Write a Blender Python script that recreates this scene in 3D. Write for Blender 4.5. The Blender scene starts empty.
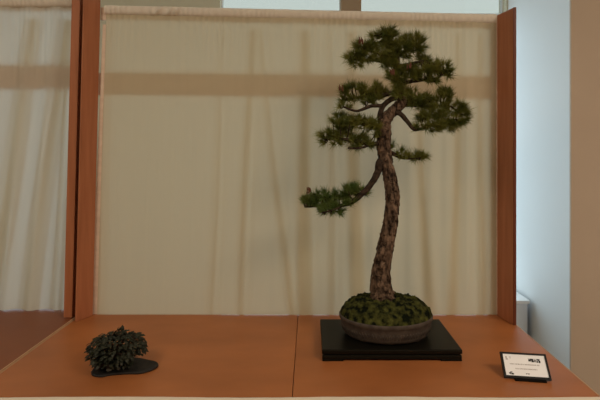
import bpy, math, random
from mathutils import Vector, Matrix, noise
random.seed(7)
S = bpy.context.scene
COL = S.collection
F = 440.0; CZ = 1.406; VX = 310.0; VY = 149.0
TZ = 0.75                      # top of the display table
def U(px, py, D):              # a point in the room, D metres in front of the camera wall
    return Vector(((px-VX)/F*D, D, CZ-(py-VY)/F*D))

# ---------------------------------------------------------------- materials
def mat(name, col, rough=0.6, spec=0.3, metal=0.0, sheen=0.0):
    m = bpy.data.materials.new(name); m.use_nodes = True
    b = m.node_tree.nodes['Principled BSDF']
    b.inputs['Base Color'].default_value = (*col, 1)
    b.inputs['Roughness'].default_value = rough
    b.inputs['Specular IOR Level'].default_value = spec
    b.inputs['Metallic'].default_value = metal
    return m
def N(m, t): return m.node_tree.nodes.new(t)
def L(m, a, b): m.node_tree.links.new(a, b)
def coords(m, scale=(1,1,1), kind='Object'):
    tc = N(m, 'ShaderNodeTexCoord'); mp = N(m, 'ShaderNodeMapping')
    mp.inputs['Scale'].default_value = scale
    L(m, tc.outputs[kind], mp.inputs['Vector']); return mp.outputs['Vector']
def noisy(m, c1, c2, scale=8, mscale=(1,1,1), lo=0.35, hi=0.65, detail=4):
    v = coords(m, mscale); n = N(m, 'ShaderNodeTexNoise')
    n.inputs['Scale'].default_value = scale; n.inputs['Detail'].default_value = detail
    L(m, v, n.inputs['Vector'])
    r = N(m, 'ShaderNodeValToRGB')
    r.color_ramp.elements[0].position = lo; r.color_ramp.elements[0].color = (*c1, 1)
    r.color_ramp.elements[1].position = hi; r.color_ramp.elements[1].color = (*c2, 1)
    L(m, n.outputs['Fac'], r.inputs['Fac'])
    L(m, r.outputs['Color'], m.node_tree.nodes['Principled BSDF'].inputs['Base Color'])
    return n
def bump(m, src, strength=0.3, dist=0.002):
    b = N(m, 'ShaderNodeBump'); b.inputs['Strength'].default_value = strength
    b.inputs['Distance'].default_value = dist
    L(m, src, b.inputs['Height'])
    L(m, b.outputs['Normal'], m.node_tree.nodes['Principled BSDF'].inputs['Normal'])

M = {}
M['table'] = mat('beech_laminate', (0.40,0.15,0.05), 0.42, 0.35)
n = noisy(M['table'], (0.31,0.104,0.032), (0.41,0.142,0.045), 3.2, (1.0,2.2,1), 0.3, 0.7, 6)
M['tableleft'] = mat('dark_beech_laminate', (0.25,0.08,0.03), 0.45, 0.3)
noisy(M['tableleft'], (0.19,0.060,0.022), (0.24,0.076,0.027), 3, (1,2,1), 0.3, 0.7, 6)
M['edge'] = mat('pale_edge_banding', (0.50,0.30,0.17), 0.45)
M['board'] = mat('stained_board', (0.34,0.12,0.05), 0.5, 0.3)
noisy(M['board'], (0.36,0.125,0.054), (0.45,0.165,0.075), 6, (9,9,0.7), 0.3, 0.7, 5)
M['boardedge'] = mat('dark_board_edge', (0.13,0.03,0.012), 0.5, 0.3)
M['batten'] = mat('pine_batten', (0.7,0.5,0.38), 0.6)
noisy(M['batten'], (0.74,0.56,0.43), (0.82,0.64,0.50), 8, (1,6,6))
M['peach'] = mat('peach_plaster', (0.52,0.39,0.28), 0.85, 0.15)
n = noisy(M['peach'], (0.54,0.43,0.335), (0.60,0.48,0.375), 1.6, (1,1,1), 0.3, 0.7, 5); bump(M['peach'], n.outputs['Fac'], 0.2, 0.004)
M['white'] = mat('white_plaster', (0.88,0.89,0.90), 0.8, 0.2)
M['beige'] = mat('beige_plaster', (0.60,0.54,0.40), 0.85, 0.15)
M['ceil'] = mat('cream_ceiling', (0.75,0.70,0.60), 0.9, 0.1)
M['beige2'] = mat('light_beige_plaster', (0.76,0.72,0.58), 0.85, 0.15)
M['floor'] = mat('brown_floor_tile', (0.20,0.14,0.10), 0.5)
v = coords(M['floor'], (2.5,2.5,2.5)); bk = N(M['floor'],'ShaderNodeTexBrick'); bk.offset = 0
for k, c in (('Color1',(0.24,0.17,0.12)),('Color2',(0.20,0.14,0.10)),('Mortar',(0.10,0.08,0.06))): bk.inputs[k].default_value = (*c,1)
bk.inputs['Mortar Size'].default_value = 0.01; bk.inputs['Brick Width'].default_value = 1; bk.inputs['Row Height'].default_value = 1
L(M['floor'], v, bk.inputs['Vector']); L(M['floor'], bk.outputs['Color'], M['floor'].node_tree.nodes['Principled BSDF'].inputs['Base Color'])
M['winframe'] = mat('taupe_window_post', (0.42,0.30,0.20), 0.6)
M['plinth'] = mat('white_lacquer', (0.74,0.78,0.84), 0.5)
M['black'] = mat('black_lacquer', (0.007,0.006,0.004), 0.35, 0.13)
M['slab'] = mat('dark_slate', (0.014,0.012,0.011), 0.6, 0.25)
n = noisy(M['slab'], (0.010,0.009,0.009), (0.022,0.019,0.017), 60); bump(M['slab'], n.outputs['Fac'], 0.4, 0.001)
M['pot'] = mat('unglazed_brown_clay', (0.07,0.05,0.04), 0.75, 0.2)
n = noisy(M['pot'], (0.048,0.036,0.029), (0.085,0.066,0.053), 45, (1,1,1), 0.3, 0.7)
bump(M['pot'], n.outputs['Fac'], 0.3, 0.001)
M['moss'] = mat('green_moss', (0.03,0.045,0.01), 0.95, 0.1)
n = noisy(M['moss'], (0.004,0.006,0.002), (0.075,0.076,0.018), 48, (1,1,1), 0.40, 0.66, 8); bump(M['moss'], n.outputs['Fac'], 1.0, 0.006)
M['bark'] = mat('flaky_pine_bark', (0.09,0.055,0.035), 0.9, 0.15)
n = noisy(M['bark'], (0.022,0.013,0.008), (0.21,0.135,0.09), 70, (1,1,0.55), 0.36, 0.68, 6); bump(M['bark'], n.outputs['Fac'], 1.0, 0.004)
M['twig'] = mat('dark_twig_bark', (0.035,0.022,0.014), 0.9, 0.15)
n = noisy(M['twig'], (0.018,0.012,0.008), (0.065,0.042,0.028), 90); bump(M['twig'], n.outputs['Fac'], 0.8, 0.002)
def leafmat(name, c1, c2, scale, trans=0.25):
    m = mat(name, c1, 0.55, 0.25); n = noisy(m, c1, c2, scale, (1,1,1), 0.35, 0.65, 3)
    b = m.node_tree.nodes['Principled BSDF']; out = m.node_tree.nodes['Material Output']
    t = N(m,'ShaderNodeBsdfTranslucent'); mx = N(m,'ShaderNodeMixShader'); mx.inputs[0].default_value = trans
    L(m, b.inputs['Base Color'].links[0].from_socket, t.inputs['Color'])
    L(m, b.outputs[0], mx.inputs[1]); L(m, t.outputs[0], mx.inputs[2]); L(m, mx.outputs[0], out.inputs['Surface'])
    return m
M['needle'] = leafmat('pine_needles', (0.085,0.11,0.018), (0.27,0.265,0.055), 24)
M['needle2'] = leafmat('fresh_pine_needles', (0.08,0.135,0.028), (0.17,0.22,0.05), 24)
M['bud'] = mat('reddish_brown_bud', (0.11,0.04,0.022), 0.8)
M['leaf'] = leafmat('dark_small_leaves', (0.012,0.014,0.007), (0.036,0.036,0.021), 40, 0.1)
M['stone'] = mat('pale_grey_stone', (0.20,0.19,0.18), 0.8)
M['frame'] = mat('black_plastic', (0.006,0.004,0.003), 0.5, 0.15)
M['card'] = mat('white_card', (0.88,0.88,0.90), 0.7, 0.2)
M['ink'] = mat('black_ink', (0.03,0.03,0.03), 0.7, 0.1)
M['greyink'] = mat('grey_ink', (0.42,0.38,0.38), 0.7, 0.1)
M['metal'] = mat('grey_steel_leg', (0.3,0.3,0.3), 0.4, 0.5, 0.8)
def clothmat(name, col, tcol, fac):
    m = bpy.data.materials.new(name); m.use_nodes = True; nt = m.node_tree
    b = nt.nodes['Principled BSDF']; out = nt.nodes['Material Output']
    b.inputs['Base Color'].default_value = (*col,1); b.inputs['Roughness'].default_value = 0.9; b.inputs['Specular IOR Level'].default_value = 0.1
    t = N(m,'ShaderNodeBsdfTranslucent'); t.inputs['Color'].default_value = (*tcol,1)
    mx = N(m,'ShaderNodeMixShader'); mx.inputs[0].default_value = fac
    v = coords(m, (260,260,26)); nn = N(m,'ShaderNodeTexNoise'); nn.inputs['Scale'].default_value = 1.0
    L(m, v, nn.inputs['Vector']); bp = N(m,'ShaderNodeBump'); bp.inputs['Strength'].default_value = 0.15; bp.inputs['Distance'].default_value = 0.001
    L(m, nn.outputs['Fac'], bp.inputs['Height']); L(m, bp.outputs[0], b.inputs['Normal'])
    L(m, b.outputs[0], mx.inputs[1]); L(m, t.outputs[0], mx.inputs[2]); L(m, mx.outputs[0], out.inputs['Surface'])
    return m
M['curtain'] = clothmat('cream_muslin', (0.55,0.475,0.335), (0.80,0.72,0.52), 0.21)
M['sheer'] = clothmat('streak_cloth', (0.75,0.66,0.5), (0.72,0.60,0.40), 0.8)  # cloth of the unseen strips added to shade streaks into the curtains
M['curtain2'] = clothmat('pale_muslin', (0.62,0.56,0.46), (0.80,0.78,0.70), 0.36)
M['sleeve'] = clothmat('gathered_cream_muslin', (0.86,0.78,0.67), (0.8,0.72,0.6), 0.25)
M['see_through_rail'] = clothmat('translucent_rail_wood', (0.80,0.57,0.44), (0.82,0.60,0.46), 0.6)  # rail wood made translucent so its shade through the cloth stays faint
M['skirt'] = clothmat('white_table_linen', (0.78,0.70,0.58), (0.7,0.65,0.55), 0.15)
g = bpy.data.materials.new('window_glass'); g.use_nodes = True; nt = g.node_tree; nt.nodes.remove(nt.nodes['Principled BSDF'])
t = nt.nodes.new('ShaderNodeBsdfTransparent'); t.inputs[0].default_value = (0.96,1.0,0.98,1)
gl = nt.nodes.new('ShaderNodeBsdfGlossy'); gl.inputs['Roughness'].default_value = 0.05
mx = nt.nodes.new('ShaderNodeMixShader'); mx.inputs[0].default_value = 0.05
nt.links.new(t.outputs[0], mx.inputs[1]); nt.links.new(gl.outputs[0], mx.inputs[2]); nt.links.new(mx.outputs[0], nt.nodes['Material Output'].inputs['Surface'])
M['glass'] = g
g2 = g.copy(); g2.name = 'sky_dimming_glass'; M['dimglass'] = g2  # tint added to dim the sky seen through the upper panes
for n_ in g2.node_tree.nodes:
    if n_.bl_idname == 'ShaderNodeBsdfTransparent': n_.inputs[0].default_value = (0.60,0.59,0.53,1)

# ---------------------------------------------------------------- object helpers
WL = {}
def tag(o, label=None, cat=None, group=None, kind=None):
    if label: o['label'] = label
    if cat: o['category'] = cat
    if group: o['group'] = group
    if kind: o['kind'] = kind
    return o
def put(o, loc, parent=None):
    COL.objects.link(o); o.location = loc; WL[o] = Vector(loc)
    if parent is not None:
        o.parent = parent; o.matrix_parent_inverse = Matrix.Translation(-WL[parent])
    return o
def empty(name, loc, label, cat, group=None):
    o = bpy.data.objects.new(name, None); o.empty_display_size = 0.05
    put(o, loc); return tag(o, label, cat, group)
class MB:
    def __init__(s): s.v = []; s.f = []
    def add(s, v, f):
        k = len(s.v); s.v += [Vector(p) for p in v]; s.f += [tuple(i+k for i in q) for q in f]; return s
    def box(s, a, b):
        x0,y0,z0 = a; x1,y1,z1 = b
        return s.hexa([(x0,y0,z0),(x1,y0,z0),(x1,y1,z0),(x0,y1,z0)], [(x0,y0,z1),(x1,y0,z1),(x1,y1,z1),(x0,y1,z1)])
    def hexa(s, lo, hi):
        n = len(lo)
        return s.add(list(lo)+list(hi), [tuple(range(n-1,-1,-1)), tuple(range(n,2*n))]+[(i,(i+1)%n,n+(i+1)%n,n+i) for i in range(n)])
    def build(s, name, m, parent=None, smooth=False, bevel=0, xf=None):
        vs = [xf @ p for p in s.v] if xf else s.v
        lo = Vector([min(p[i] for p in vs) for i in range(3)]); hi = Vector([max(p[i] for p in vs) for i in range(3)])
        c = (lo+hi)/2
        if parent is None: c.z = lo.z
        me = bpy.data.meshes.new(name); me.from_pydata([tuple(p-c) for p in vs], [], s.f); me.update()
        if smooth: me.polygons.foreach_set('use_smooth', [True]*len(me.polygons))
        me.materials.append(M[m])
        o = bpy.data.objects.new(name, me); put(o, c, parent)
        if bevel:
            b = o.modifiers.new('bevel','BEVEL'); b.width = bevel; b.segments = 2; b.limit_method = 'ANGLE'
        return o
def catmull(P, R, sub):
    pts, rad = [], []
    for i in range(len(P)-1):
        a = P[max(i-1,0)]; b = P[i]; c = P[i+1]; d = P[min(i+2,len(P)-1)]
        for k in range(sub):
            t = k/sub; t2 = t*t; t3 = t2*t
            pts.append(0.5*((2*b)+(c-a)*t+(2*a-5*b+4*c-d)*t2+(3*b-a-3*c+d)*t3)); rad.append(R[i]*(1-t)+R[i+1]*t)
    pts.append(P[-1].copy()); rad.append(R[-1]); return pts, rad
def tube(mb, P, R, segs=10, sub=4, rough=0.0, nscale=40.0):
    pts, rad = catmull([Vector(p) for p in P], R, sub)
    up = Vector((0,1,0)); V = []; Fc = []
    for i, p in enumerate(pts):
        t = (pts[min(i+1,len(pts)-1)]-pts[max(i-1,0)]).normalized()
        a = t.cross(up).normalized(); up = a.cross(t).normalized()
        for k in range(segs):
            th = 2*math.pi*k/segs; d = a*math.cos(th)+up*math.sin(th); q = p+d*rad[i]
            r = rad[i]
            if rough:
                cell = noise.cell(Vector((q.x*nscale*1.2, q.y*nscale*1.2, q.z*nscale*0.8+0.35*math.sin(th*3))))
                r *= 1+rough*(noise.noise(q*nscale)*1.2+noise.noise(q*nscale*2.7)*0.7+(cell-0.5)*0.55)
            V.append(p+d*r)
    n = len(pts)
    for i in range(n-1):
        for k in range(segs):
            k2 = (k+1)%segs; Fc.append((i*segs+k, i*segs+k2, (i+1)*segs+k2, (i+1)*segs+k))
    Fc.append(tuple(range(segs-1,-1,-1))); Fc.append(tuple((n-1)*segs+k for k in range(segs)))
    mb.add(V, Fc); return pts
def struct(o): return tag(o, kind='structure')

# ---------------------------------------------------------------- the room
WX = 1.364                                   # side of the plastered pier
struct(MB().box((-4.2,-2.2,-0.05),(3.2,3.2,0.0)).build('floor','floor'))
struct(MB().box((-4.2,-2.3,3.0),(3.3,3.2,3.08)).build('ceiling','ceil'))
wins = [(-0.62,0.2135),(0.351,1.352),(-2.75,-1.60)]; wz0, wz1 = 0.35, 2.78
BW = MB(); y0, y1 = 3.03, 3.15
for a, b in ((-4.2,-2.75),(-1.60,-0.62),(1.352,3.2)): BW.box((a,y0,wz0),(b,y1,wz1))
BW.box((-4.2,y0,0),(3.2,y1,wz0)); BW.box((-4.2,y0,wz1),(3.2,y1,3.0))
struct(BW.build('wall_back','beige2'))
struct(MB().box((0.2135,y0-0.02,wz0),(0.351,y1,wz1)).build('trim_1','winframe'))
for i, (a, b) in enumerate(wins):
    w = MB()
    f = 0.006
    w.box((a,3.08,wz0),(a+f,3.12,wz1)); w.box((b-f,3.08,wz0),(b,3.12,wz1)); w.box((a+f,3.08,wz0),(b-f,3.12,wz0+0.04)); w.box((a+f,3.08,wz1-0.04),(b-f,3.12,wz1))
    fo = struct(w.build('window_%d'%(i+1),'white'))
    MB().box((a+f,3.08,2.32),(b-f,3.12,2.355)).build('transom_bar','white',fo)
    MB().box((a+f,3.096,wz0+0.04),(b-f,3.1,2.32)).build('pane','glass',fo)
    tag(MB().box((a+f,3.096,2.355),(b-f,3.1,wz1-0.04)).build('transom_pane','dimglass',fo), 'upper pane with added dimming tint')
# pier: white inner side facing the windows, peach front facing the hall
struct(MB().box((WX,2.312,0),(WX+0.05,y0,3.0)).build('wall_pier_side','white'))
struct(MB().box((WX,2.30,0),(3.2,2.312,3.0)).build('wall_right','peach'))
struct(MB().box((-4.2,-2.2,0),(-4.1,3.03,3.0)).build('wall_left','beige'))

struct(MB().box((-4.2,-2.3,0),(3.2,-2.2,3.0)).build('wall_front','beige'))
struct(MB().box((3.2,-2.2,0),(3.3,2.312,3.0)).build('wall_hall_side','peach'))

# low white radiator cover below the windows
rc = MB().box((0.1,2.70,0.0),(1.336,2.95,0.46)).build('radiator_cover','plinth', bevel=0.004)
MB().box((0.09,2.69,0.46),(1.345,2.96,0.478)).build('top_board','white', rc)
tag(rc, 'low white boxed cabinet behind the right side board, against the pale wall', 'cabinet')

# ---------------------------------------------------------------- display tables
XL, XR, XS = -0.904, 0.767, -0.047
YB, YF = 1.733, 1.166
def table(x0, x1, z, yb, yf, m, label, legs, strips):
    r = empty('display_table', ((x0+x1)/2,(yb+yf)/2,0), label, 'table')
    MB().box((x0,yf,z-0.028),(x1,yb,z)).build('tabletop', m, r, bevel=0.0012)
    for sx in strips:
        a, b = (x0-0.0035,x0-0.0002) if sx < 0 else (x1+0.0002,x1+0.0035)
        MB().box((a,yf,z-0.028),(b,yb,z+0.0006)).build('edge_strip','edge', r)
    for lx in legs:
        for ly in (yf+0.05, yb-0.09): MB().box((lx,ly,0),(lx+0.035,ly+0.035,z-0.028)).build('leg','metal', r)
    return r
table(XL, XS-0.0008, TZ, YB+0.07, YF, 'table', 'orange-brown display table half under the small leafy plant', (XL+0.05,XS-0.10), (-1,))
table(XS+0.0008, XR, TZ, YB+0.07, YF, 'table', 'orange-brown display table half under the bonsai tree and the name card', (XS+0.06,XR-0.1), (1,))
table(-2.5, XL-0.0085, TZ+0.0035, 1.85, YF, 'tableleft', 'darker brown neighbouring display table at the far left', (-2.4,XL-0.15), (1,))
# linen skirt along the table front
def skirt(x0, x1, ztop, label):
    s = MB(); nu = int((x1-x0)/0.006); rows = [(0,0.0)]+[(k/14,1) for k in range(0,15)]
    V = []
    for j,(t,o) in enumerate(rows):
        for i in range(nu+1):
            x = x0+(x1-x0)*i/nu
            wav = 0.0012*math.sin(x*9)+0.0010*noise.noise(Vector((x*14,0,3)))
            z = ztop+wav-t*(ztop-0.02)
            y = YF-0.004-0.002-(0 if o else -0.003)-(0.003+0.02*t)*(1+math.sin(x*60+2*math.sin(x*11)))*min(1,t*3)
            V.append((x,y,z))
    Fc = [(j*(nu+1)+i, j*(nu+1)+i+1, (j+1)*(nu+1)+i+1, (j+1)*(nu+1)+i) for j in range(len(rows)-1) for i in range(nu)]
    s.add(V,Fc); o = s.build('table_skirt','skirt', smooth=True)
    m = o.modifiers.new('thick','SOLIDIFY'); m.thickness = 0.0016; m.offset = 1
    tag(o, label, 'tablecloth'); return o
skirt(-1.6, XR, TZ+0.0005, 'pale linen table skirt edging the front of the display tables')

# ---------------------------------------------------------------- main display screen
sc = empty('display_screen', (-0.06,1.75,TZ), 'brown wooden backdrop screen with two side boards framing the bonsai', 'screen')
def px3(px, D, z): return Vector(((px-VX)/F*D, D, z))
def plank(foot_lo, foot_hi, z0, z1, name, m, parent, bevel=0.002):
    # foot_*: list of (x,y) corners, bottom and top
    return MB().hexa([(x,y,z0) for x,y in foot_lo],[(x,y,z1) for x,y in foot_hi]).build(name, m, parent, bevel=bevel)
def ft(l): return [((px-VX)/F*D, D) for px, D in l]
# left side board
dl, dr = 1.668, 1.733
lo = [(-0.888,1.668),(-0.855,1.733),(-0.868,1.742),(-0.894,1.672)]
hi = [(x+0.031,y) for x,y in lo]
plank(lo[::-1], hi[::-1], TZ, 1.996, 'side_board', 'board', sc)
# right side board
lo = [(0.757,1.64),(0.7365,1.733),(0.748,1.737),(0.768,1.644)]
plank(lo, lo, TZ, 1.933, 'side_board', 'board', sc)
lo = [(0.7572,1.6365),(0.7572,1.6395),(0.7678,1.6435),(0.7678,1.6375)]
plank(lo, lo, TZ, 1.9335, 'edge_strip', 'boardedge', sc, 0)
def zrow(yl, yr, D):            # heights of a rail at its left and right end
    return CZ-(yl-VY)/F*D, CZ-(yr-VY)/F*D
def rail(name, yl0, yl1, yr0, yr1, D, th, x0, x1, m, parent):
    a0,b0 = zrow(yl0,yr0,D); a1,b1 = zrow(yl1,yr1,D)
    return MB().hexa([(x0,D,a1),(x1,D,b1),(x1,D+th,b1),(x0,D+th,a1)],[(x0,D,a0),(x1,D,b0),(x1,D+th,b0),(x0,D+th,a0)]).build(name, m, parent, bevel=0.001)
rail('top_rail', 7, 20, 15, 30, 1.748, 0.009, -0.832, 0.7115, 'batten', sc)
rail('middle_rail', 73, 95, 77, 100, 1.748, 0.009, -0.842, 0.7115, 'see_through_rail', sc)
# slim upright battens behind the cloth edges
lo = [(-0.850,1.746),(-0.832,1.746),(-0.832,1.77),(-0.850,1.77)]
MB().hexa([(-0.868,1.746,TZ+0.0005),(-0.832,1.746,TZ+0.0005),(-0.832,1.77,TZ+0.0005),(-0.868,1.77,TZ+0.0005)],[(x+0.028,y,1.90) for x,y in lo]).build('upright','batten',sc)
MB().box((0.712,1.7485,TZ),(0.754,1.77,1.93)).build('upright','batten',sc)

def curtain_grid(x0b, x1b, x0t, x1t, D, zb, ztl, ztr, fold, name, m, parent=None, nu=420, nv=60, thick=0.0):
    V = []
    for j in range(nv+1):
        v = j/nv
        for i in range(nu+1):
            u = i/nu
            xb = x0b+(x1b-x0b)*u; xt = x0t+(x1t-x0t)*u
            zt = ztl+(ztr-ztl)*u
            V.append((xb+(xt-xb)*v, D+fold(u,v), zb+(zt-zb)*v))
    Fc = [(j*(nu+1)+i, j*(nu+1)+i+1, (j+1)*(nu+1)+i+1, (j+1)*(nu+1)+i) for j in range(nv) for i in range(nu)]
    return MB().add(V,Fc).build(name, m, parent, smooth=True)
def gauss(x, c, w): return math.exp(-((x-c)/w)**2)
# irregular long folds (centre u at bottom, slant, width, depth)
fr = random.Random(4)
FOLDS = [(0.37,0.03,0.012,0.5),(0.45,0.02,0.016,0.6),(0.515,-0.03,0.014,1.6),(0.555,-0.012,0.02,0.9),(0.60,-0.01,0.012,0.8),(0.645,-0.02,0.014,1.5),
         (0.69,0.0,0.015,1.1),(0.73,0.01,0.012,0.9),(0.79,-0.015,0.015,1.1),(0.835,0.0,0.013,1.3),(0.88,-0.01,0.014,1.1),(0.925,0.0,0.012,1.2),(0.96,-0.005,0.010,0.8)]
def foldmain(u, v):
    y = 0
    for c, s, w, a in FOLDS:
        grow = (0.30+0.9*(1-v))
        y -= 0.011*a*grow*gauss(u, c+s*v, w*1.3)
    y += 0.0022*noise.noise(Vector((u*26, v*1.6, 0)))+0.0010*noise.noise(Vector((u*80, v*1.1, 5)))
    edge = min(1, v*8+0.25)
    # ruffles just below the rail
    y -= 0.0016*math.sin(u*330+6*math.sin(u*22))*max(0,(v-0.78)/0.22)**1.5
    return y*edge - 0.001
zl, zr = zrow(14, 22.5, 1.735)
cu = curtain_grid(-0.842, 0.738, -0.806, 0.738, 1.741, TZ+0.0015, zl, zr, foldmain, 'backdrop_curtain','curtain')
tag(cu, 'cream cloth backdrop stretched behind the bonsai inside the brown screen', 'curtain')
def streak_strip(parent, foldf, x0b, x1b, x0t, x1t, D, zb, ztl, ztr, cb, ct, wb, wt, v0, v1, m):
    # a loose strip of sheer cloth added unseen behind the sheet to shade a brown streak into it: cb/ct = centre at the bottom and top of the sheet (0..1)
    V = []; nj = 40; ni = 6
    for j in range(nj+1):
        v = v0+(v1-v0)*j/nj; c = cb+(ct-cb)*v+0.002*math.sin(v*7+cb*40); w = wb+(wt-wb)*v
        w *= 1.25
        for i in range(ni+1):
            u = min(1,max(0,c+w*(i/ni-0.5))); zt = ztl+(ztr-ztl)*u
            xb = x0b+(x1b-x0b)*u; xt = x0t+(x1t-x0t)*u
            V.append((xb+(xt-xb)*v, D+foldf(u,v)+0.021, zb+(zt-zb)*v))
    Fc = [(j*(ni+1)+i, j*(ni+1)+i+1, (j+1)*(ni+1)+i+1, (j+1)*(ni+1)+i) for j in range(nj) for i in range(ni)]
    return MB().add(V,Fc).build('streak_blocker', 'sheer', parent, smooth=True)
def um(px): return (px-97)/399.0
for pb, pt, wb, wt, v0, v1 in ((305,300,.028,.016,0,.955),(357,347,.028,.014,0,.955),(292,252,.014,.004,0,.955),(212,218,.008,.003,0,.955),
        (240,248,.010,.012,0,.955),(452,458,.020,.006,0,.955),(481,478,.014,.006,0,.955),(428,412,.020,.006,0,.955),(332,326,.009,.004,0,.955)):
    streak_strip(cu, foldmain, -0.842, 0.738, -0.806, 0.738, 1.741, TZ+0.0015, zl, zr, um(pb), um(pt), wb, wt, v0, v1, 'curtain')
# gathered sleeve round the top rail: a closed ruffled band
def sleeve(x0, x1, yl0, yl1, yr0, yr1, D, name, parent, crease=()):
    nu = 520; V = []; nr = 14
    for j in range(nr):
        a = 2*math.pi*j/nr
        for i in range(nu+1):
            u = i/nu; x = x0+(x1-x0)*u
            zt, zt2 = zrow(yl0,yr0,D); zb, zb2 = zrow(yl1,yr1,D)
            t = zt+(zt2-zt)*u; b = zb+(zb2-zb)*u; c = (t+b)/2; h = (t-b)/2
            w = 0.0020*math.sin(u*420+5*math.sin(u*31))*(0.4+0.6*abs(noise.noise(Vector((u*13,0,0))))*2)+0.002*noise.noise(Vector((u*90,a,0)))
            for cc in crease: w -= 0.012*gauss(u, cc+0.012*math.cos(math.pi/2-a)*1.0, 0.005)
            hz = h+0.0012*noise.noise(Vector((u*40,1,0)))
            front = max(0, math.cos(a))
            V.append((x, D+0.018-0.022*math.copysign(abs(math.cos(a))**0.5, math.cos(a))+w*front, c+hz*math.sin(a)))
    Fc = [(j*(nu+1)+i, j*(nu+1)+i+1, ((j+1)%nr)*(nu+1)+i+1, ((j+1)%nr)*(nu+1)+i) for j in range(nr) for i in range(nu)]
    return MB().add(V,Fc).build(name,'sleeve',parent,smooth=True)
sleeve(-0.812, 0.738, 4.5, 14.5, 13.5, 24, 1.738, 'rod_sleeve', cu, crease=(0.14,0.17,0.185))

# ---------------------------------------------------------------- neighbouring booth
sb = empty('display_screen', (-1.4,1.79,TZ+0.005), 'neighbouring backdrop screen at the far left, only its right side board showing', 'screen')
lo = [(-0.950,1.695),(-0.917,1.695),(-0.917,1.775),(-0.945,1.775)]
hi = [(x+0.033,y) for x,y in lo]
plank(lo, hi, TZ+0.0055, 2.05, 'side_board', 'board', sb)
lo = [(-0.9165,1.735),(-0.885,1.735),(-0.885,1.745),(-0.9165,1.745)]
plank(lo, [(x+0.033,y) for x,y in lo], TZ+0.0055, 2.04, 'gap_blocker', 'boardedge', sb)  # dark strip added to keep window light out of the gap
rail('top_rail', -2, 12.5, -2, 12.5, 1.794, 0.009, -2.45, -0.895, 'batten', sb)
rail('middle_rail', 66, 90, 66, 90, 1.794, 0.009, -2.45, -0.895, 'see_through_rail', sb)
MB().box((-2.45,1.79,TZ+0.005),(-2.42,1.812,2.02)).build('upright','batten',sb)
def foldleft(u, v):
    y = 0
    for c, s, w, a in [(0.60,0.03,0.018,1.4),(0.655,0.035,0.016,1.2),(0.72,0.05,0.02,1.8),(0.79,0.05,0.016,1.5),(0.86,0.05,0.018,1.9),(0.93,0.03,0.014,1.3),(0.97,0.0,0.012,1.2),(0.5,0,0.02,1.5),(0.4,0,0.02,1.5),(0.3,0,0.02,1.5),(0.2,0,0.02,1.5),(0.1,0,0.02,1.5)]:
        y -= 0.009*a*(0.4+0.7*(1-v))*gauss(u, c+s*v, w)
    y -= 0.0016*math.sin(u*330+6*math.sin(u*22))*max(0,(v-0.7)/0.3)
    return y
zl2 = CZ-(6-VY)/F*1.775
cl = curtain_grid(-2.45, -0.915, -2.45, -0.888, 1.785, TZ+0.0065, zl2, zl2, foldleft, 'backdrop_curtain','curtain2')
tag(cl, 'pale cloth backdrop of the neighbouring booth at the far left', 'curtain')
def um2(px): return ((px-VX)/F*1.785+2.45)/(2.45-0.915)
for pb, pt, wb, wt, v0, v1 in ((-8,31,.042,.026,0,.955),(28,63,.036,.022,0,.955),(-40,-10,.035,.02,0,.955),(56,68,.018,.006,0,.955)):
    streak_strip(cl, foldleft, -2.45, -0.915, -2.45, -0.888, 1.785, TZ+0.0065, zl2, zl2, um2(pb), um2(pt), wb, wt, v0, v1, 'curtain')
sleeve(-2.45, -0.893, -4, 7, -4, 7, 1.776, 'rod_sleeve', cl)

# ---------------------------------------------------------------- black stand
st = empty('bonsai_stand', (0.2545,1.48,TZ), 'low black lacquered slab stand under the potted pine', 'stand')
x0,x1,ya,yb = 0.037,0.471,1.358,1.605
z0 = TZ
MB().box((x0,ya,z0+0.022),(x1,yb,z0+0.036)).build('top','black',st,bevel=0.003)
ap = MB().box((x0+0.006,ya+0.006,z0+0.018),(x1-0.006,yb-0.006,z0+0.0225))
ap.build('neck','black',st)
MB().box((x0+0.001,ya+0.001,z0+0.005),(x1-0.001,yb-0.001,z0+0.0185)).build('apron','black',st,bevel=0.003)
for fx in (0,1):
    for fy in (0,1):
        a = x0+0.001 if fx==0 else x1-0.066; b = ya+0.001 if fy==0 else yb-0.041
        MB().box((a,b,z0),(a+0.065,b+0.04,z0+0.0055)).build('foot','black',st,bevel=0.001)

# ---------------------------------------------------------------- the pine bonsai
ZS = TZ+0.036
TD = 1.48
tr = empty('potted_pine_bonsai', (0.252,TD,ZS), 'tall pine bonsai with a curved bark trunk in a shallow oval brown pot', 'bonsai tree')
PC = Vector((0.255,1.483,0))
def lathe(profile, cx, cy, ex, ey, seg=96, close=False):
    V = []; Fc = []
    for r, z in profile:
        for k in range(seg):
            a = 2*math.pi*k/seg; V.append((cx+math.cos(a)*r*ex, cy+math.sin(a)*r*ey, z))
    n = len(profile)
    for j in range(n-1):
        for k in range(seg): Fc.append((j*seg+k, j*seg+(k+1)%seg, (j+1)*seg+(k+1)%seg, (j+1)*seg+k))
    Fc.append(tuple(range(seg-1,-1,-1))); Fc.append(tuple((n-1)*seg+k for k in range(seg)))
    return V, Fc
pz = ZS+0.005
prof = [(0.84,pz),(0.885,pz+0.002),(0.93,pz+0.012),(0.965,pz+0.036),(0.975,pz+0.048),(0.985,pz+0.0495),(1.0,pz+0.052),(1.005,pz+0.060),(0.99,pz+0.064),(0.94,pz+0.064),(0.93,pz+0.056),(0.5,pz+0.052)]
EX, EY = 0.156, 0.118
V, Fc = lathe(prof, PC.x, PC.y, EX, EY)
pot = MB().add(V,Fc).build('pot','pot',tr,smooth=True)
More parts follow.
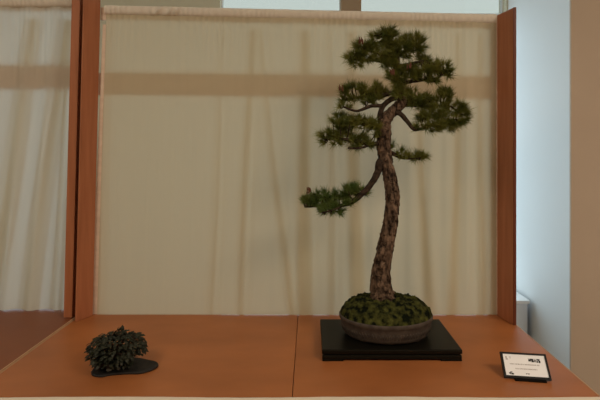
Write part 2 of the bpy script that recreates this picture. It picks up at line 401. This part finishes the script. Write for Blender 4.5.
# stamped zigzag band round the pot
bz = MB(); nb = 84
def potp(a, r, z): return Vector((PC.x+math.cos(a)*r*EX, PC.y+math.sin(a)*r*EY, z))
for k in range(nb):
    a = 2*math.pi*k/nb; b = 2*math.pi*(k+0.5)/nb; c = 2*math.pi*(k+1)/nb
    for (p,q,zp,zq) in ((a,b,pz+0.016,pz+0.034),(b,c,pz+0.034,pz+0.016)):
        def rr(z): return 0.93+(z-pz-0.012)/(0.024)*0.035
        P = [potp(p,rr(zp)+0.002,zp), potp((p+q)/2,rr((zp+zq)/2)+0.004,(zp+zq)/2), potp(q,rr(zq)+0.002,zq)]
        tube(bz, P, [0.0009]*3, 5, 1)
bz.build('zigzag_band','pot',pot,smooth=True)
for sx in (-1,1):
    for sy in (-1,1):
        cx = PC.x+sx*0.062; cy = PC.y+sy*0.062
        MB().hexa([(cx-0.026,cy-0.012,ZS),(cx+0.026,cy-0.012,ZS),(cx+0.026,cy+0.012,ZS),(cx-0.026,cy+0.012,ZS)],
                  [(cx-0.034,cy-0.018,pz+0.003),(cx+0.034,cy-0.018,pz+0.003),(cx+0.034,cy+0.018,pz+0.003),(cx-0.034,cy+0.018,pz+0.003)]).build('foot','pot',pot,bevel=0.002)
# moss mound
mv = []; mf = []; nr_, ns_ = 46, 150
for j in range(nr_+1):
    q = j/nr_
    for k in range(ns_):
        a = 2*math.pi*k/ns_
        h = 0.004+0.060*(1-q**3.6)**0.65 if q < 1 else 0.0
        rr_ = q*0.985
        if q > 0.9: rr_ = 0.985*(0.9+(q-0.9)*1.0)
        x = math.cos(a)*rr_*EX*1.01; y = math.sin(a)*rr_*EY*1.01
        p = Vector((x,y,0)); 
        b = 0.0065*noise.noise(p*55)+0.0050*noise.noise(p*110)+0.0045*noise.noise(p*240)
        b += 0.008*noise.noise(p*22)
        mv.append((PC.x+x, PC.y+y, pz+0.054+h+b*(1 if q<0.97 else 0.3)))
for j in range(nr_):
    for k in range(ns_): mf.append((j*ns_+k, j*ns_+(k+1)%ns_, (j+1)*ns_+(k+1)%ns_, (j+1)*ns_+k)[::-1])
mf.append(tuple(nr_*ns_+k for k in range(ns_)))
MB().add(mv,mf).build('moss','moss',tr,smooth=True)

# trunk
def T(px, py, dd=0.0): return U(px, py, TD+dd)
R = 1/297.0
tp = [(383,304,0,15),(382,296,0,12.2),(381,287,0,10.2),(381,272,0,8.8),(383.5,256,0,7.6),(387,240,0,7.1),(390.5,223,0.0,6.4),(392,208,0,6.1),(392.5,194,0,6.2),
      (390.5,180,0,5.8),(387,165,0,5.6),(384,150,0,6.0),(384,136,0,6.2),(385,122,0,6.2),(391,113,0,6.0),(399,106,0,5.4),(404,99,0.0,4.6),(402,90,0.0,4.2),(397,80,0,4.0),(396,68,0,3.4),(397,55,0,2.8),(393,44,0,2),(389,36,0,1.2)]
trunk = MB(); pts = tube(trunk, [T(a,b,c) for a,b,c,r in tp], [r*R for *_,r in tp], 44, 16, 0.19, 75)
# root flare buttresses
for k in range(7):
    a = k*0.9+0.3; p0 = T(384,290); p1 = T(384,301)+Vector((math.cos(a)*0.05, math.sin(a)*0.04, -0.008))
    tube(trunk, [p0, (p0+p1)/2+Vector((0,0,-0.006)), p1], [0.024,0.016,0.006], 12, 6, 0.15, 80)
# loose bark plates lifting off the trunk
rb = random.Random(11)
for i in range(30, 200):
    for rep in range(3):
        c = pts[i]; a = rb.uniform(0,2*math.pi)
        t = (pts[i+1]-pts[i-1]).normalized(); s = t.cross(Vector((0,1,0))).normalized(); f2 = s.cross(t)
        f_ = i/16; k = int(f_); r = (tp[k][3]*(1-(f_-k))+tp[k+1][3]*(f_-k))*R
        d = s*math.cos(a)+f2*math.sin(a); e = d.cross(t)
        w = rb.uniform(0.004,0.008); h = rb.uniform(0.006,0.012); lift = rb.uniform(0.0,0.0025)
        base = c+d*(r*0.97)
        V = [base-e*w-t*h+d*lift, base+e*w-t*h+d*(lift+0.001), base+e*w*0.7+t*h, base-e*w*0.7+t*h]
        V += [p+d*0.0022 for p in V]
        trunk.add(V, [(0,1,2,3),(4,7,6,5),(0,4,5,1),(1,5,6,2),(2,6,7,3),(3,7,4,0)])
trunk_o = trunk.build('trunk','bark',tr)

# branches with their needle pads
def tuft(mb, p, d, rnd, n, ln):
    d = d.normalized()
    a = d.orthogonal().normalized(); b = d.cross(a)
    for k in range(n):
        ph = rnd.uniform(0,2*math.pi); sp = rnd.uniform(0.1,1.35)
        q = (d*math.cos(sp)+(a*math.cos(ph)+b*math.sin(ph))*math.sin(sp)).normalized()
        l = ln*rnd.uniform(0.6,1.12)*(1.4 if rnd.random()<0.10 else 1); st_ = p-d*rnd.uniform(0,ln*0.35)
        w = rnd.uniform(0.0008,0.0013)
        e = q.orthogonal().normalized(); g2 = q.cross(e)
        tip = st_+q*l+Vector((0,0,rnd.uniform(0,0.003)))
        mb.add([st_+e*w, st_-e*w*0.5+g2*w*0.87, st_-e*w*0.5-g2*w*0.87, tip], [(0,1,3),(1,2,3),(2,0,3)])
def branch(name, path, pads, mat_n, seed, depth=0.8, density=1.0, buds=()):
    rnd = random.Random(seed)
    bm_ = MB(); allp = []
    for pa in path:
        allp += tube(bm_, [T(a,b,c) for a,b,c,r in pa], [r*R for *_,r in pa], 10, 6, 0.12, 120)
    fm = MB()
    for (cx, cy, rx, ry, n, dd) in pads:
        C = T(cx,cy,dd); RX = rx*R; RZ = ry*R; RY = max(RX*depth*0.8, RZ)
        for i in range(int(n*0.86)):
            while True:
                e = Vector((rnd.uniform(-1,1), rnd.uniform(-1,1), rnd.uniform(-1,1)))
                if e.length <= 1 and noise.noise((C+Vector((e.x*RX, e.y*RY, e.z*RZ)))*42) > -0.20: break
            p = C+Vector((e.x*RX, e.y*RY, e.z*RZ*1.0))
            near = min(allp, key=lambda q:(q-p).length)
            out = (p-near); out.z *= 0.6
            d = out.normalized()*0.7+Vector((e.x*0.7, e.y*0.6, 0.42+e.z*0.5))+Vector((rnd.uniform(-.3,.3),rnd.uniform(-.3,.3),rnd.uniform(-.2,.3)))
            if i % 2 == 0 and (p-near).length > 0.012:
                mid = (near+p)/2+Vector((rnd.uniform(-.006,.006),rnd.uniform(-.006,.006),-0.006))
                tube(bm_, [near, mid, p], [0.0024,0.0018,0.0011], 5, 2)
            tuft(fm, p, d, rnd, rnd.randint(26,36), 0.029)
    bo = bm_.build('branch','twig',tr,smooth=True)
    fo = fm.build('needles', mat_n, bo)
    for (x,y,dd) in buds:
        k = MB(); c = T(x,y,dd)
        for j in range(7):
            a = rnd.uniform(0,6.28); q = c+Vector((math.cos(a)*0.006, -abs(math.sin(a))*0.005, rnd.uniform(-0.006,0.006)))
            tube(k, [q-Vector((0,0,0.007)), q, q+Vector((0,0,0.008))], [0.001,0.0024,0.001], 7, 3)
        k.build('cone_cluster','bud',bo,smooth=True)
    return bo
# low left branch
branch('b', [[(386,166,0,3.4),(380,162,-.01,4.0),(378,172,-.01,3.6),(371,184,-.02,3.2),(362,194,-.02,2.8),(350,203,-.02,2.4),(336,206,-.01,1.8),(318,206,0,1.3),(305,207,0,0.9)],
             [(352,202,-.02,1.6),(340,196,.02,1.2),(325,198,.04,0.9),(312,200,.04,.7)],[(345,205,-.02,1.4),(332,210,-.05,1),(322,213,-.06,.7)]],
       [(357,190,9,5,20,0.01),(345,193,13,7,34,-.01),(327,198,15,9,38,0),(311,201,9,6,20,0),(333,209,14,6,34,-.03),(348,203,8,4,10,-.03),(305,202,4,4,6,0),(366,193,5,4,5,0)], 'needle2', 21, buds=((309,191,-0.03),))
# small right branch
branch('b', [[(386,150,0,2.8),(394,154,0,2.2),(404,158,0,1.6),(418,158,0,1.1),(425,156,0,.7)]],
       [(400,154,8,4.5,10,0),(413,157,11,4.5,17,0),(422,155,6,4,8,0),(393,146,3,4,3,0)], 'needle', 22)
# middle left branch
branch('b', [[(384,142,0,3),(372,144,-.01,2.4),(356,141,-.02,2),(342,139,-.02,1.5),(328,139,0,1)],[(384,128,0,2.4),(370,127,0.0,2),(356,122,.02,1.5),(342,126,.04,1)],
             [(372,144,-.01,1.6),(360,148,-.05,1.1),(348,148,-.06,.8)]],
       [(330,135,12,5,22,0),(342,124,14,7,34,0),(360,121,16,7.5,44,-.01),(373,128,9,9,26,-.03),(352,136,15,6,30,0),(358,144,17,5,30,-.02),(326,140,6,4,8,0),(336,142,8,3,8,-.03),(340,115,7,3,8,0.02)], 'needle', 23)
# upper left branch
branch('b', [[(381,126,0,2.8),(380,115,-.01,2.8),(384,105,-.01,2.6),(392,99,-.01,2.6),(401,97,0,2.4)],[(383,106,-.01,2.2),(372,106,-.02,1.8),(366,108,-.02,1.7),(356,111,-.02,1.3),(344,107,-.01,.9)],
             [(396,92,0,2.4),(380,96,0,2),(366,96,.01,1.6),(352,99,.01,1.2),(343,101,.01,.8)]],
       [(350,89,10,5.5,20,0.01),(364,91,12,6,30,0),(379,90,12,6,28,0),(346,99,7,4,9,0),(362,101,12,3,13,0),(372,99,8,4,10,-.01),(344,107,7,3,7,0)], 'needle', 24, buds=((341,88,-.02),))
# right branch
branch('b', [[(392,112,0,3),(400,114,-.02,2.6),(407,121,-.02,2.2),(414,129,-.03,2.0),(424,128,-.02,1.6),(438,123,0,1.1),(456,119,0,.8)],
             [(401,104,0,2.8),(414,105,0,2),(430,107,0.01,1.6),(447,105,.02,1),(458,112,.02,.8)]],
       [(410,97,14,8,44,0.0),(426,103,16,8,46,-.01),(445,96,11,8,30,0),(452,108,13,7.5,36,0),(430,116,18,4.5,34,-.01),(450,122,15,8,44,0),(434,126,15,5.5,32,-.03),(418,126,6,4,8,-.03),(461,115,7,8,18,0),(398,92,7,6,16,-.03)], 'needle', 25)
# crown right
branch('b', [[(398,84,0,3),(408,82,0,2),(422,80,0,1.6),(436,78,0,1.1),(446,72,0,.8)],[(397,66,0,2),(410,64,0,1.6),(426,60,0,1)]],
       [(408,74,12,9,44,-.01),(424,71,14,8,44,0),(440,69,11,7.5,32,0),(431,80,9,4,14,0),(445,73,7,5,12,0),(396,78,8,7,24,-.03),(426,60,9,4,14,.02)], 'needle', 26, buds=((409,66,-.06),(392,73,-.07)))
# crown left
branch('b', [[(397,64,0,2.6),(384,62,.01,1.7),(370,60,.01,1.3),(358,60,.01,.9),(351,58,0,.6)],[(396,58,0,2),(380,54,0,1.4),(366,48,0,1)]],
       [(356,60,10,7,30,0),(368,52,13,9,48,0),(384,60,13,7,40,-.01),(362,46,8,6,20,0),(350,57,5,5,9,0),(394,68,8,6,22,-.02)], 'needle', 27, buds=((361,41,-.03),))
# apex
branch('b', [[(396,58,0,2.4),(392,46,0,1.8),(388,36,0,1),(386,31,0,.6)],[(396,56,0,2),(408,50,0,1.4),(418,44,0,.9)]],
       [(388,40,14,8.5,52,0),(386,32,9,4,16,0),(396,48,15,7,40,-.01),(412,42,11,7.5,36,0),(415,50,9,5,18,0),(404,55,10,4,14,0),(374,40,6,6,14,0),(422,45,5,5,8,0)], 'needle', 28)

# ---------------------------------------------------------------- accent plant on a slate slab
outl = [(91,372),(93,375.5),(101,376.5),(112,374.5),(126,373.5),(141,373),(153,369.5),(158,366),(157,362.5),(149,360.5),(138,358.5),(124,359),(108,361),(97,365)]
def ontable(px, py, z=TZ):
    D = F*(CZ-z)/(py-VY); return Vector(((px-VX)/F*D, D, z))
zt = TZ+0.007
P = [ontable(a,b-1.0,zt) for a,b in outl]
cc = sum(P,Vector())/len(P); n_ = len(P)
Ps,_ = catmull(P+[P[0]],[1]*(n_+1),5); Ps = Ps[:-1]; n_ = len(Ps)
m_ = MB(); V = []
for s_, z in ((0.93,TZ),(1.0,TZ+0.002),(1.0,TZ+0.005),(0.975,zt)):
    for p in Ps: V.append((cc.x+(p.x-cc.x)*s_, cc.y+(p.y-cc.y)*s_, z))
Fc = [(j*n_+k,j*n_+(k+1)%n_,(j+1)*n_+(k+1)%n_,(j+1)*n_+k) for j in range(3) for k in range(n_)]
Fc += [tuple(range(n_-1,-1,-1)), tuple(3*n_+k for k in range(n_))]
tag(m_.add(V,Fc).build('display_slab','slab',smooth=False), 'thin dark irregular slab under the small leafy plant', 'stand')
AC = Vector(((112-VX)/F*1.315, 1.315, zt))
ac = empty('accent_plant', AC, 'small bushy accent plant with dark green leaves on a thin dark slab', 'plant')
V, Fc = lathe([(0.6,zt),(0.72,zt+0.003),(0.9,zt+0.012),(1.0,zt+0.024),(0.98,zt+0.026),(0.9,zt+0.025),(0.5,zt+0.023)], AC.x, AC.y, 0.045, 0.040, 40)
MB().add(V,Fc).build('pot','slab',ac,smooth=True)
lf = MB(); sm = MB(); ra = random.Random(5)
CC = U(117,348,1.315)
for i in range(900):
    while True:
        e = Vector((ra.uniform(-1,1),ra.uniform(-1,1),ra.uniform(-1,1)))
        if 0.25 < e.length <= 1: break
    e = e.normalized()*e.length**0.5
    p = CC+Vector((e.x*0.083*(1+0.10*noise.noise(e*3)), e.y*0.062, e.z*0.046*(1+0.08*noise.noise(e*2.5+Vector((4,0,0))))))
    if p.z < zt+0.012: continue
    if e.x > .5 and e.z < -.2: continue
    d = Vector((e.x+ra.uniform(-.5,.5), e.y+ra.uniform(-.5,.5), 0.05-0.5*abs(e.x)+ra.uniform(-.45,.3))).normalized()
    s = d.cross(Vector((ra.uniform(-.4,.4),ra.uniform(-.4,.4),1))).normalized(); nn_ = s.cross(d)
    l = ra.uniform(0.013,0.021); w = l*0.30
    V = [p, p+d*l*0.3+s*w, p+d*l*0.7+s*w*0.8, p+d*l-nn_*0.002, p+d*l*0.7-s*w*0.8, p+d*l*0.3-s*w, p+d*l*0.5+nn_*0.0018]
    lf.add(V, [(0,6,1),(1,6,2),(2,6,3),(3,6,4),(4,6,5),(5,6,0)])
    if i % 5 == 0: 
        b0 = AC+Vector((ra.uniform(-.02,.02),ra.uniform(-.02,.02),0.02))
        tube(sm, [b0,(b0+p)/2+Vector((0,0,0.012)),p],[0.0012,0.001,0.0007],5,2)
lf.build('foliage','leaf',ac); sm.build('stems','twig',ac,smooth=True)
def pebble(px, py, D, r, label, seed):
    V = []; Fc = []; c = ontable(px,py,zt); c.y = c.y
    a_, b_ = 12, 18
    for j in range(a_+1):
        th = math.pi*j/a_
        for k in range(b_):
            ph = 2*math.pi*k/b_; d = Vector((math.sin(th)*math.cos(ph), math.sin(th)*math.sin(ph), math.cos(th)))
            q = 1+0.22*noise.noise(d*1.7+Vector((seed,0,0)))
            V.append((c.x+d.x*r*q*1.1, c.y+d.y*r*q, zt-0.0005+max(0,(0.85+d.z)*r*0.85*q)))
    for j in range(a_):
        for k in range(b_): Fc.append((j*b_+k,(j+1)*b_+k,(j+1)*b_+(k+1)%b_,j*b_+(k+1)%b_))
    return tag(MB().add(V,Fc).build('pebble','stone',smooth=True), label, 'stone')
pebble(109,370.5,1.27,0.0085,'pale grey stone under the small plant, the left and larger one',3)
pebble(118.5,369.5,1.27,0.006,'pale grey stone under the small plant, the right and smaller one',8)

# ---------------------------------------------------------------- name card in black frame
sg = empty('name_card_stand', (0.617,1.258,TZ), 'black framed white name card leaning back on the right of the table', 'sign')
W_, H_ = 0.127, 0.069
X = Matrix.Translation((0.6175,1.2475,TZ+0.004)) @ Matrix.Rotation(math.radians(-7.6),4,'Z') @ Matrix.Rotation(math.radians(-40),4,'X')
# local: x across, z up along face, -y towards viewer
MB().box((-W_/2,0.0,0),(W_/2,0.004,H_)).build('back_plate','frame',sg,xf=X)
b = 0.0062
fr_ = MB().box((-W_/2,-0.003,0),(W_/2,0,b)).box((-W_/2,-0.003,H_-b*0.75),(W_/2,0,H_)).box((-W_/2,-0.003,b),(-W_/2+b*1.0,0,H_-b*.75)).box((W_/2-b*0.85,-0.003,b),(W_/2,0,H_-b*.75))
fr_.build('frame','frame',sg,xf=X)
cx0,cx1,cz0,cz1 = -W_/2+b, W_/2-b*0.85, b, H_-b*0.75
card = MB().box((cx0,-0.0008,cz0),(cx1,-0.0001,cz1)).build('card','card',sg,xf=X)
def marks(name, rects, m):
    k = MB()
    for (u0,v0,u1,v1) in rects:     # u to the right, v down, fractions of the card
        k.box((cx0+(cx1-cx0)*u0,-0.0011,cz1-(cz1-cz0)*v1),(cx0+(cx1-cx0)*u1,-0.0008,cz1-(cz1-cz0)*v0))
    k.build(name,m,card,xf=X)
rk = random.Random(3)
def textline(u0,u1,v,h,step=0.012):
    out = []; u = u0
    while u < u1:
        w = rk.uniform(0.4,0.8)*step
        out.append((u, v-h*rk.uniform(.35,.5), u+w, v+h*rk.uniform(.35,.5))); u += step*(1 if rk.random()<.85 else 1.9)
    return out
logo = [(0.60,0.20,0.66,0.30),(0.64,0.17,0.72,0.25),(0.67,0.24,0.73,0.33),(0.74,0.20,0.76,0.32),(0.77,0.21,0.79,0.33),(0.80,0.17,0.87,0.24),(0.80,0.26,0.83,0.34),(0.84,0.24,0.88,0.35),(0.60,0.17,0.88,0.18)]
marks('logo', logo, 'ink')
marks('logo', [(0.06,0.12,0.09,0.20),(0.06,0.22,0.11,0.27),(0.14,0.13,0.19,0.15),(0.15,0.18,0.19,0.20)], 'greyink')
marks('logo', [(0.08,0.86,0.13,0.90),(0.11,0.82,0.16,0.86),(0.13,0.88,0.19,0.95),(0.09,0.91,0.12,0.94)], 'ink')
marks('printed_line', textline(0.14,0.84,0.46,0.055), 'greyink')
marks('printed_line', textline(0.25,0.78,0.67,0.055), 'greyink')
marks('printed_line', textline(0.48,0.56,0.88,0.06), 'ink')
MB().box((-0.036,-0.009,-0.004),(0.048,0.052,0.0005)).build('base','frame',sg,xf=Matrix.Translation((0.6175,1.2475,TZ+0.004)) @ Matrix.Rotation(math.radians(-7.6),4,'Z'))
X2 = Matrix.Translation((0.6175,1.2475,TZ+0.004)) @ Matrix.Rotation(math.radians(-7.6),4,'Z')
MB().hexa([(-0.012,0.030,0.0),(0.012,0.030,0.0),(0.012,0.036,0.0),(-0.012,0.036,0.0)],[(-0.012,0.026,0.030),(0.012,0.026,0.030),(0.012,0.030,0.031),(-0.012,0.030,0.031)]).build('prop','frame',sg,xf=X2)

# ---------------------------------------------------------------- light
def area(name, loc, rot, sx, sy, watts, col):
    l = bpy.data.lights.new(name,'AREA'); l.shape = 'RECTANGLE'; l.size = sx; l.size_y = sy; l.energy = watts; l.color = col
    o = bpy.data.objects.new(name,l); COL.objects.link(o); o.location = loc; o.rotation_euler = rot; return o
for i, (a, b) in enumerate(wins):
    p = area('window_portal', ((a+b)/2, 3.14, (wz0+wz1)/2), (math.radians(-90),0,0), b-a, wz1-wz0, 1, (1,1,1))
    p.data.cycles.is_portal = True
def aim(o, t): o.rotation_euler = (Vector(t)-o.location).to_track_quat('-Z','Y').to_euler()
area('unseen_hall_lamp', (1.9,-0.45,2.93), (0,0,0), 1.5, 1.2, 58, (1.0,0.86,0.70))
area('unseen_hall_lamp', (-1.3,-0.5,2.93), (0,0,0), 1.2, 1.2, 34, (1.0,0.86,0.70))  # fill lamp added on the left to brighten the right side board
w = bpy.data.worlds.new('World'); S.world = w; w.use_nodes = True
bg = w.node_tree.nodes['Background']; bg.inputs[0].default_value = (0.72,0.86,1.0,1); bg.inputs[1].default_value = 2.25

# ---------------------------------------------------------------- camera
cd = bpy.data.cameras.new('camera'); cam = bpy.data.objects.new('camera', cd); COL.objects.link(cam)
cam.location = (0,0,CZ); cam.rotation_euler = (math.radians(90),0,0)
cd.sensor_width = 36; cd.lens = 36*F/600; cd.shift_x = -(VX-300)/600; cd.shift_y = (VY-200)/600; cd.clip_start = 0.01
S.camera = cam
S.view_settings.view_transform = 'Standard'; S.view_settings.look = 'None'; S.view_settings.gamma = 1; S.view_settings.use_curve_mapping = False
S.view_settings.exposure = -0.06
